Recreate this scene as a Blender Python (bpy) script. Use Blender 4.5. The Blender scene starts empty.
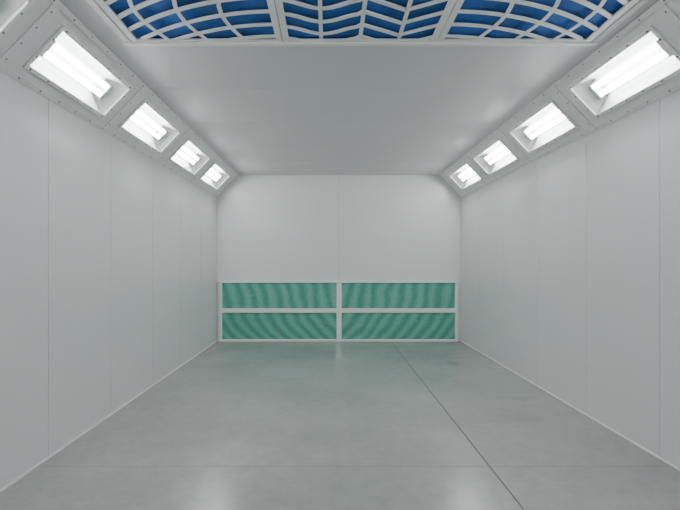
import bpy, math
from mathutils import Vector
XL,XR=-1.836,2.163
CL,CR=-1.49,1.817
YF,YB=-1.6,8.67
ZC,ZW=2.722,2.362
FX0,FX1,FY0,FY1=-1.28,1.70,-1.05,3.45
EMIT=52.0

def lin(c):
    return tuple(((v/255)/12.92 if v/255<=.04045 else ((v/255+.055)/1.055)**2.4) for v in c)+(1,)
def mat(name,col,rough=.5,metal=0,var=0.0,scale=2.0,rvar=0.0,bump=0.0,bscale=60,spec=.5):
    m=bpy.data.materials.new(name); m.use_nodes=True
    nt=m.node_tree; N=nt.nodes; L=nt.links
    b=N['Principled BSDF']; b.inputs['Roughness'].default_value=rough; b.inputs['Metallic'].default_value=metal
    b.inputs['Specular IOR Level'].default_value=spec
    tc=N.new('ShaderNodeTexCoord')
    n=N.new('ShaderNodeTexNoise'); n.inputs['Scale'].default_value=scale; n.inputs['Detail'].default_value=6
    L.new(tc.outputs['Object'],n.inputs['Vector'])
    r=N.new('ShaderNodeValToRGB')
    c=lin(col)
    r.color_ramp.elements[0].position=.3; r.color_ramp.elements[1].position=.7
    r.color_ramp.elements[0].color=tuple(v*(1-var) for v in c[:3])+(1,)
    r.color_ramp.elements[1].color=tuple(min(1,v*(1+var)) for v in c[:3])+(1,)
    L.new(n.outputs['Fac'],r.inputs['Fac']); L.new(r.outputs['Color'],b.inputs['Base Color'])
    if bump:
        n2=N.new('ShaderNodeTexNoise'); n2.inputs['Scale'].default_value=bscale; n2.inputs['Detail'].default_value=3
        L.new(tc.outputs['Object'],n2.inputs['Vector'])
        bp=N.new('ShaderNodeBump'); bp.inputs['Strength'].default_value=bump; bp.inputs['Distance'].default_value=.01
        L.new(n2.outputs['Fac'],bp.inputs['Height']); L.new(bp.outputs['Normal'],b.inputs['Normal'])
    return m

M_wall=mat('wall_paint',(220,221,221),.25,0,.01,1.0,0,.05,3)
M_seam=mat('seam_sealant',(195,196,196),.6)
M_ceil=mat('ceiling_paint',(208,209,210),.42,0,.01,1.0,0)
M_trim=mat('trim_paint',(221,222,222),.4,0,.01)
M_frame=mat('white_frame_paint',(235,235,234),.4)
M_bolt=mat('bolt_steel',(120,122,122),.4,.7)
M_refl=mat('reflector_metal',(165,169,168),.35)
M_cap=mat('lamp_socket',(160,162,162),.5)
M_blue=mat('blue_filter_media',(38,98,176),.9,0,.25,5,0,.3,80)
M_joint=mat('floor_joint_dark',(80,80,80),.8)

def tube_mat():
    m=bpy.data.materials.new('fluorescent_tube_glow'); m.use_nodes=True
    nt=m.node_tree; nt.nodes.clear()
    o=nt.nodes.new('ShaderNodeOutputMaterial'); e=nt.nodes.new('ShaderNodeEmission')
    e.inputs['Color'].default_value=(.97,1,.995,1); e.inputs['Strength'].default_value=EMIT
    nt.links.new(e.outputs[0],o.inputs[0]); return m
M_tube=tube_mat()
def glass_mat():
    m=bpy.data.materials.new('clear_cover_glass'); m.use_nodes=True
    nt=m.node_tree; N=nt.nodes; N.clear()
    o=N.new('ShaderNodeOutputMaterial'); t=N.new('ShaderNodeBsdfTransparent'); g=N.new('ShaderNodeBsdfGlossy')
    t.inputs['Color'].default_value=(.95,.97,.96,1); g.inputs['Roughness'].default_value=.05
    f=N.new('ShaderNodeLayerWeight'); f.inputs['Blend'].default_value=.25
    mm=N.new('ShaderNodeMath'); mm.operation='MULTIPLY'; mm.inputs[1].default_value=.35
    x=N.new('ShaderNodeMixShader')
    nt.links.new(f.outputs['Fresnel'],mm.inputs[0]); nt.links.new(mm.outputs[0],x.inputs[0])
    nt.links.new(t.outputs[0],x.inputs[1]); nt.links.new(g.outputs[0],x.inputs[2]); nt.links.new(x.outputs[0],o.inputs[0])
    return m
M_glass=glass_mat()

def green_mat():
    m=bpy.data.materials.new('green_filter_fibre'); m.use_nodes=True
    nt=m.node_tree; N=nt.nodes; L=nt.links; b=N['Principled BSDF']; b.inputs['Roughness'].default_value=.9
    b.inputs['Specular IOR Level'].default_value=.15
    tc=N.new('ShaderNodeTexCoord'); sx=N.new('ShaderNodeSeparateXYZ'); L.new(tc.outputs['Object'],sx.inputs[0])
    def M(op,a,bv=None):
        n=N.new('ShaderNodeMath'); n.operation=op
        for i,v in enumerate((a,bv)):
            if v is None: continue
            if isinstance(v,(int,float)): n.inputs[i].default_value=v
            else: L.new(v,n.inputs[i])
        return n.outputs[0]
    X=sx.outputs['X']; Z=sx.outputs['Z']
    # slanting needled-fibre ribs: even lean, mirrored about the centre post
    lean=M('MULTIPLY',M('MULTIPLY',M('ABSOLUTE',M('SUBTRACT',X,.16)),-1.0),1.0)
    noise=N.new('ShaderNodeTexNoise'); noise.inputs['Scale'].default_value=2.2; noise.inputs['Detail'].default_value=2
    L.new(tc.outputs['Object'],noise.inputs['Vector'])
    curve=M('MULTIPLY',M('SINE',M('MULTIPLY',Z,4.5)),.10)
    ph=M('ADD',M('MULTIPLY',M('ADD',M('ADD',lean,M('MULTIPLY',Z,.6)),curve),30.0),M('MULTIPLY',noise.outputs['Fac'],6.0))
    s=M('MULTIPLY',M('ADD',M('SINE',ph),1.0),.5)
    n2=N.new('ShaderNodeTexNoise'); n2.inputs['Scale'].default_value=22; n2.inputs['Detail'].default_value=4
    L.new(tc.outputs['Object'],n2.inputs['Vector'])
    f=M('ADD',M('MULTIPLY',s,.5),M('MULTIPLY',n2.outputs['Fac'],.5))
    r=N.new('ShaderNodeValToRGB'); r.color_ramp.elements[0].position=.15; r.color_ramp.elements[1].position=.9
    r.color_ramp.elements[0].color=lin((78,146,131)); r.color_ramp.elements[1].color=lin((124,186,171))
    L.new(f,r.inputs['Fac']); L.new(r.outputs['Color'],b.inputs['Base Color'])
    bp=N.new('ShaderNodeBump'); bp.inputs['Strength'].default_value=.2; bp.inputs['Distance'].default_value=.01
    L.new(n2.outputs['Fac'],bp.inputs['Height']); L.new(bp.outputs['Normal'],b.inputs['Normal'])
    return m
M_green=green_mat()

def floor_mat():
    m=mat('sealed_concrete',(144,146,144),.24,0,.10,1.1,0,.03,25,.8)
    nt=m.node_tree; N=nt.nodes; L=nt.links; b=N['Principled BSDF']
    tc=[n for n in N if n.type=='TEX_COORD'][0]
    col=b.inputs['Base Color'].links[0].from_socket
    # fine mottling
    n=N.new('ShaderNodeTexNoise'); n.inputs['Scale'].default_value=9; n.inputs['Detail'].default_value=8; n.inputs['Roughness'].default_value=.7
    L.new(tc.outputs['Object'],n.inputs['Vector'])
    r=N.new('ShaderNodeValToRGB'); r.color_ramp.elements[0].position=.35; r.color_ramp.elements[1].position=.65
    r.color_ramp.elements[0].color=(.88,.88,.88,1); r.color_ramp.elements[1].color=(1,1,1,1)
    L.new(n.outputs['Fac'],r.inputs['Fac'])
    mx=N.new('ShaderNodeMix'); mx.data_type='RGBA'; mx.blend_type='MULTIPLY'; mx.inputs[0].default_value=1
    L.new(col,mx.inputs[6]); L.new(r.outputs['Color'],mx.inputs[7]); cur=mx.outputs[2]
    # worn stains on the concrete (x,y,rx,ry,strength)
    for (x,y,rx,ry,s) in [(1.58,6.75,.12,.2,.5),(1.75,5.0,.28,.1,.25),(1.60,4.35,.2,.12,.25)]:
        mp=N.new('ShaderNodeMapping'); mp.vector_type='TEXTURE'
        mp.inputs['Location'].default_value=(x,y,0); mp.inputs['Scale'].default_value=(rx,ry,1)
        L.new(tc.outputs['Object'],mp.inputs['Vector'])
        ln=N.new('ShaderNodeVectorMath'); ln.operation='LENGTH'; L.new(mp.outputs[0],ln.inputs[0])
        mr=N.new('ShaderNodeMapRange'); mr.inputs['From Min'].default_value=.2; mr.inputs['From Max'].default_value=1
        mr.inputs['To Min'].default_value=s; mr.inputs['To Max'].default_value=0
        L.new(ln.outputs['Value'],mr.inputs['Value'])
        m2=N.new('ShaderNodeMix'); m2.data_type='RGBA'; L.new(mr.outputs[0],m2.inputs[0]); L.new(cur,m2.inputs[6]); m2.inputs[7].default_value=lin((100,102,100))
        cur=m2.outputs[2]
    L.new(cur,b.inputs['Base Color'])
    return m
M_floor=floor_mat()

class MB:
    def __init__(s): s.v=[];s.f=[];s.m=[];s.mats=[]
    def mi(s,m):
        if m not in s.mats: s.mats.append(m)
        return s.mats.index(m)
    def poly(s,pts,m):
        i=len(s.v); s.v+= [tuple(p) for p in pts]; s.f.append(tuple(range(i,i+len(pts)))); s.m.append(s.mi(m))
    def box(s,a,b,m,T=None):
        x0,y0,z0=a;x1,y1,z1=b
        P=[(x0,y0,z0),(x1,y0,z0),(x1,y1,z0),(x0,y1,z0),(x0,y0,z1),(x1,y0,z1),(x1,y1,z1),(x0,y1,z1)]
        if T: P=[T(p) for p in P]
        i=len(s.v); s.v+=[tuple(p) for p in P]; k=s.mi(m)
        for f in [(3,2,1,0),(4,5,6,7),(0,1,5,4),(1,2,6,5),(2,3,7,6),(3,0,4,7)]:
            s.f.append(tuple(i+q for q in f)); s.m.append(k)
    def cyl(s,c,axis,r,l,n,m,T=None):
        # axis index; c start centre
        i=len(s.v); k=s.mi(m); o=[a for a in range(3) if a!=axis]
        for e in (0,l):
            for j in range(n):
                p=list(c); p[axis]+=e; p[o[0]]+=r*math.cos(2*math.pi*j/n); p[o[1]]+=r*math.sin(2*math.pi*j/n)
                s.v.append(tuple(T(p) if T else p))
        for j in range(n):
            s.f.append((i+j,i+(j+1)%n,i+n+(j+1)%n,i+n+j)); s.m.append(k)
        s.f.append(tuple(i+j for j in range(n))[::-1]); s.m.append(k)
        s.f.append(tuple(i+n+j for j in range(n))); s.m.append(k)
    def obj(s,name,parent=None,bevel=0,smooth=False):
        me=bpy.data.meshes.new(name); me.from_pydata(s.v,[],s.f)
        for m in s.mats: me.materials.append(m)
        for p,k in zip(me.polygons,s.m): p.material_index=k; p.use_smooth=smooth
        import bmesh
        bm=bmesh.new(); bm.from_mesh(me); bmesh.ops.recalc_face_normals(bm,faces=bm.faces); bm.to_mesh(me); bm.free()
        o=bpy.data.objects.new(name,me); bpy.context.collection.objects.link(o)
        if parent: o.parent=parent
        if bevel:
            b=o.modifiers.new('bevel','BEVEL'); b.width=bevel; b.segments=2; b.limit_method='ANGLE'
        return o

# ---------- floor
def edges(lo,hi,cuts,g):
    e=[lo]+cuts+[hi]; out=[]
    for i in range(len(e)-1):
        out.append((e[i]+(g/2 if i else 0), e[i+1]-(g/2 if i<len(e)-2 else 0)))
    return out
fb=MB()
for (x0,x1) in edges(XL-.07,XR+.07,[1.01],.009):
    for (y0,y1) in edges(YF-.07,YB+.07,[-.4,3.33,7.1],.004):
        fb.box((x0,y0,-.004),(x1,y1,0),M_floor)
fb.box((XL-.07,YF-.07,-.08),(XR+.07,YB+.07,-.004),M_joint)
fb.obj('floor')

# ---------- walls
cuts=[-.7,.35,1.4,2.43,3.46,4.45,5.5,6.55,7.6]
for name,x0,x1,xb0,xb1 in [('wall_left',XL-.05,XL,XL-.07,XL-.003),('wall_right',XR,XR+.05,XR+.003,XR+.07)]:
    w=MB()
    for (y0,y1) in edges(YF,YB,cuts,.008): w.box((x0,y0,0),(x1,y1,ZW),M_wall)
    w.box((xb0,YF,0),(xb1,YB,ZW),M_seam); w.obj(name)
w=MB()
for z0,z1 in edges(0,ZC+.1,[1.62],.005):
    for (a,b) in edges(XL-.05,XR+.05,[.16],.008): w.box((a,YB,z0),(b,YB+.05,z1),M_wall)
w.box((XL-.05,YB+.003,0),(XR+.05,YB+.07,ZC+.1),M_seam); w.obj('wall_back')
w=MB()
for (a,b) in edges(XL-.05,XR+.05,[-.8,.16,1.2],.004): w.box((a,YF-.05,0),(b,YF,ZC+.1),M_wall)
w.box((XL-.05,YF-.07,0),(XR+.05,YF-.05,ZC+.1),M_seam); w.obj('wall_front')
# cove sealing trims
for nm,x0,x1 in [('baseboard_left',XL,XL+.006),('baseboard_right',XR-.006,XR)]:
    w=MB(); w.box((x0,YF,0),(x1,YB,.012),M_frame); w.obj(nm)

# ---------- ceiling
c=MB()
for (y0,y1) in edges(FY1,YB,[4.36,5.4,6.45,7.5],.006):
    c.box((CL,y0,ZC),(CR,y1,ZC+.04),M_ceil)
c.box((CL,YF,ZC),(FX0,FY1,ZC+.04),M_ceil); c.box((FX1,YF,ZC),(CR,FY1,ZC+.04),M_ceil)
c.box((FX0,YF,ZC),(FX1,FY0,ZC+.04),M_ceil)
c.box((CL,YF,ZC+.1),(CR,YB,ZC+.12),M_seam)
c.box((CL,FY1+.01,ZC+.003),(CR,YB,ZC+.05),M_seam)
c.obj('ceiling')
# folded lip round the plenum opening
t=MB()
t.box((FX0-.05,FY1-.012,ZC-.018),(FX1+.05,FY1+.025,ZC),M_frame)
t.box((FX0-.05,FY0,ZC-.006),(FX0-.01,FY1-.012,ZC),M_frame)
t.box((FX1+.01,FY0,ZC-.006),(FX1+.05,FY1-.012,ZC),M_frame)
t.obj('trim_3',bevel=.002)

# ---------- plenum filters with curved white retaining grids
def sweep(mb,pts,wd,z0,z1,m):
    for i in range(len(pts)-1):
        p,q=Vector(pts[i]),Vector(pts[i+1]); d=(q-p)
        if d.length<1e-6: continue
        d.normalize(); n=Vector((-d.y,d.x))*wd/2
        a,b,c2,d2=p-n,q-n,q+n,p+n
        P=[(a.x,a.y,z0),(b.x,b.y,z0),(c2.x,c2.y,z0),(d2.x,d2.y,z0),(a.x,a.y,z1),(b.x,b.y,z1),(c2.x,c2.y,z1),(d2.x,d2.y,z1)]
        k=len(mb.v); mb.v+=P; mi=mb.mi(m)
        for f in [(3,2,1,0),(4,5,6,7),(0,1,5,4),(1,2,6,5),(2,3,7,6),(3,0,4,7)]:
            mb.f.append(tuple(k+qq for qq in f)); mb.m.append(mi)
px=[(FX0,-.30),(-.30,.70),(.70,FX1)]
rows=[(1.95,3.45),(.45,1.95),(-1.05,.45)]
for ci,(x0,x1) in enumerate(px):
    for (y0,y1) in rows:
        e=bpy.data.objects.new('ceiling_filter_panel',None); bpy.context.collection.objects.link(e)
        fr=MB(); w_=.040; a,b,c0,d=x0+.002,x1-.002,y0+.002,y1-.014
        z0,z1=ZC-.006,ZC+.008
        fr.box((a,c0,z0),(a+w_,d,z1),M_frame); fr.box((b-w_,c0,z0),(b,d,z1),M_frame)
        fr.box((a+w_,c0,z0),(b-w_,c0+w_,z1),M_frame); fr.box((a+w_,d-w_*.6,z0),(b-w_,d,z1),M_frame)
        o=fr.obj('frame',e,bevel=.003)
        g=MB()
        def yo(u):
            if ci==0: return .42*(1-u)**1.9
            if ci==2: return .42*u**1.9
            if u<.5: return .10*(1-math.cos(4*math.pi*u))/2+.03
            return .15*(1-abs(4*u-3))
        W=x1-x0
        base=y0-.4
        while base<y1:
            seg=[]
            for i in range(33):
                u=i/32; x=a+w_*.5+u*(W-.004-w_); y=base+yo(u)
                if c0+.01<y<d-.01: seg.append((x,y))
                else:
                    if len(seg)>1: sweep(g,seg,.032,ZC-.002,ZC+.006,M_frame)
                    seg=[]
            if len(seg)>1: sweep(g,seg,.032,ZC-.002,ZC+.006,M_frame)
            base+=.165
        for u in (.25,.5,.75):
            pts=[]
            for i in range(17):
                v=i/16; y=c0+.01+(d-c0-.02)*v
                bow={0:.08,1:0,2:-.08}[ci]*math.sin(v*math.pi*2)
                pts.append((x0+u*W+bow,y))
            sweep(g,pts,.024,ZC-.001,ZC+.005,M_frame)
        g.obj('curved_grid',e)
        md=MB(); nx,ny=24,36; k=md.mi(M_blue)
        for j in range(ny+1):
            for i in range(nx+1):
                x=a+(b-a)*i/nx; y=c0+(d-c0)*j/ny
                md.v.append((x,y,ZC+.018+.006*math.sin(x*21)*math.cos(y*17)))
        for j in range(ny):
            for i in range(nx):
                q=j*(nx+1)+i; md.f.append((q,q+1,q+nx+2,q+nx+1)); md.m.append(k)
        md.obj('filter_media',e,smooth=True)

# ---------- sloped light coves + fixtures
centers=[-.53,.85,2.23,3.61,4.99,6.37,7.75]
HL,SW=.515,.140   # half length, half width of opening
dx,dz=CL-XL,ZC-ZW; LEN=math.hypot(dx,dz)
def TL(p):
    s,y,n=p; return (XL+s*dx/LEN+n*dz/LEN, y, ZW+s*dz/LEN-n*dx/LEN)
def TR(p):
    s,y,n=p; return (XR-s*dx/LEN-n*dz/LEN, y, ZW+s*dz/LEN-n*dx/LEN)
for ti,T in enumerate((TL,TR)):
    p=MB(); sc=LEN/2; th=-.012
    p.box((0,YF,th),(sc-SW,YB,0),M_trim,T); p.box((sc+SW,YF,th),(LEN,YB,0),M_trim,T)
    ys=YF
    for cy in centers:
        p.box((sc-SW,ys,th),(sc+SW,cy-HL,0),M_trim,T); ys=cy+HL
    p.box((sc-SW,ys,th),(sc+SW,YB,0),M_trim,T)
    # folded lips
    p.box((-.005,YF,0),(.03,YB,.012),M_trim,T); p.box((LEN-.03,YF,0),(LEN+.004,YB,.010),M_trim,T)
    # splice straps between fixtures
    for i in range(len(centers)-1):
        m_=(centers[i]+centers[i+1])/2
        p.box((.03,m_-.03,0),(LEN-.03,m_+.03,.008),M_trim,T)
        for s in (.07,.19,.31,.43): 
            p.cyl((s,m_,.008),2,.005,.004,6,M_bolt,T)
    y=YF+.1
    while y<YB-.05:
        p.cyl((.014,y,.012),2,.005,.005,6,M_bolt,T); p.cyl((LEN-.014,y,.010),2,.005,.005,6,M_bolt,T)
        y+=.23
    p.obj('trim_%d'%(ti+1))
    for cy in centers:
        e=bpy.data.objects.new('fluorescent_light_fixture',None); bpy.context.collection.objects.link(e)
        # bezel
        z=MB(); w_=.028; h=.014
        z.box((sc-SW-w_,cy-HL-w_,0),(sc-SW,cy+HL+w_,h),M_frame,T); z.box((sc+SW,cy-HL-w_,0),(sc+SW+w_,cy+HL+w_,h),M_frame,T)
        z.box((sc-SW,cy-HL-w_,0),(sc+SW,cy-HL,h),M_frame,T); z.box((sc-SW,cy+HL,0),(sc+SW,cy+HL+w_,h),M_frame,T)
        z.obj('bezel',e,bevel=.003)
        z=MB()
        for k in range(6):
            yy=cy-HL+.02+k*(2*HL-.04)/5
            for ss in (sc-SW-w_/2,sc+SW+w_/2): z.cyl((ss,yy,h),2,.0065,.006,6,M_bolt,T)
        for ss in (sc-.07,sc+.07):
            for yy in (cy-HL-w_/2,cy+HL+w_/2): z.cyl((ss,yy,h),2,.0065,.006,6,M_bolt,T)
        z.obj('screws',e)
        # tapered trough
        z=MB(); D=.12; bi=.085; ei=.05
        A=[(sc-SW,cy-HL,0),(sc+SW,cy-HL,0),(sc+SW,cy+HL,0),(sc-SW,cy+HL,0)]
        B=[(sc-bi,cy-HL+ei,-D),(sc+bi,cy-HL+ei,-D),(sc+bi,cy+HL-ei,-D),(sc-bi,cy+HL-ei,-D)]
        for i in range(4):
            j=(i+1)%4; z.poly([T(A[i]),T(A[j]),T(B[j]),T(B[i])],M_refl)
        z.poly([T(q) for q in B],M_refl); z.obj('reflector_trough',e)
        z=MB()
        for ss in (sc-.036,sc+.036): z.cyl((ss,cy-.40,-.07),1,.018,.80,16,M_tube,T)
        z.obj('tubes',e,smooth=False)
        z=MB()
        for yy in (cy-.435,cy+.40): z.box((sc-.065,yy,-.115),(sc+.065,yy+.035,-.045),M_cap,T)
        z.obj('lamp_sockets',e,bevel=.004)
        z=MB(); z.poly([T(q) for q in [(sc-SW,cy-HL,.004),(sc+SW,cy-HL,.004),(sc+SW,cy+HL,.004),(sc-SW,cy+HL,.004)]],M_glass)
        z.obj('glass_cover',e)

# ---------- exhaust filter bank on the back wall
S=.01639
def X(px_): return (px_-329)*S
def Z(py): return 1.28-(py-263)*S
e=bpy.data.objects.new('exhaust_filter_bank',None); bpy.context.collection.objects.link(e)
f=MB(); y0,y1=YB-.05,YB
zt=Z(281)
f.box((X(219.5),y0,0),(X(222.5),y1,zt),M_frame); f.box((X(454.5),y0,0),(X(457.5),y1,zt),M_frame)
f.box((X(336.5),y0,0),(X(341.5),y1,zt),M_frame)
for a,b in ((222.5,336.5),(341.5,454.5)):
    f.box((X(a),y0,zt-.03),(X(b),y1,zt),M_frame); f.box((X(a),y0,0),(X(b),y1,.035),M_frame)
    f.box((X(a),y0,Z(312.5)),(X(b),y1,Z(308.2)),M_frame)
f.obj('frame',e,bevel=.004)
g=MB()
for a,b in ((222.5,336.5),(341.5,454.5)):
    for z0,z1 in ((.035,Z(312.5)),(Z(308.2),zt-.03)):
        g.box((X(a),YB-.03,z0),(X(b),YB-.001,z1),M_green)
g.obj('green_filters',e)

# ---------- world + camera
w=bpy.data.worlds.new('World'); bpy.context.scene.world=w; w.use_nodes=True
w.node_tree.nodes['Background'].inputs[0].default_value=(.02,.02,.02,1)
cam=bpy.data.cameras.new('camera'); co=bpy.data.objects.new('camera',cam); bpy.context.collection.objects.link(co)
co.location=(0,0,1.28); co.rotation_euler=(math.pi/2,0,0)
cam.sensor_width=36; cam.lens=529/680*36; cam.shift_x=11/680; cam.shift_y=8/680; cam.clip_start=.05
bpy.context.scene.camera=co
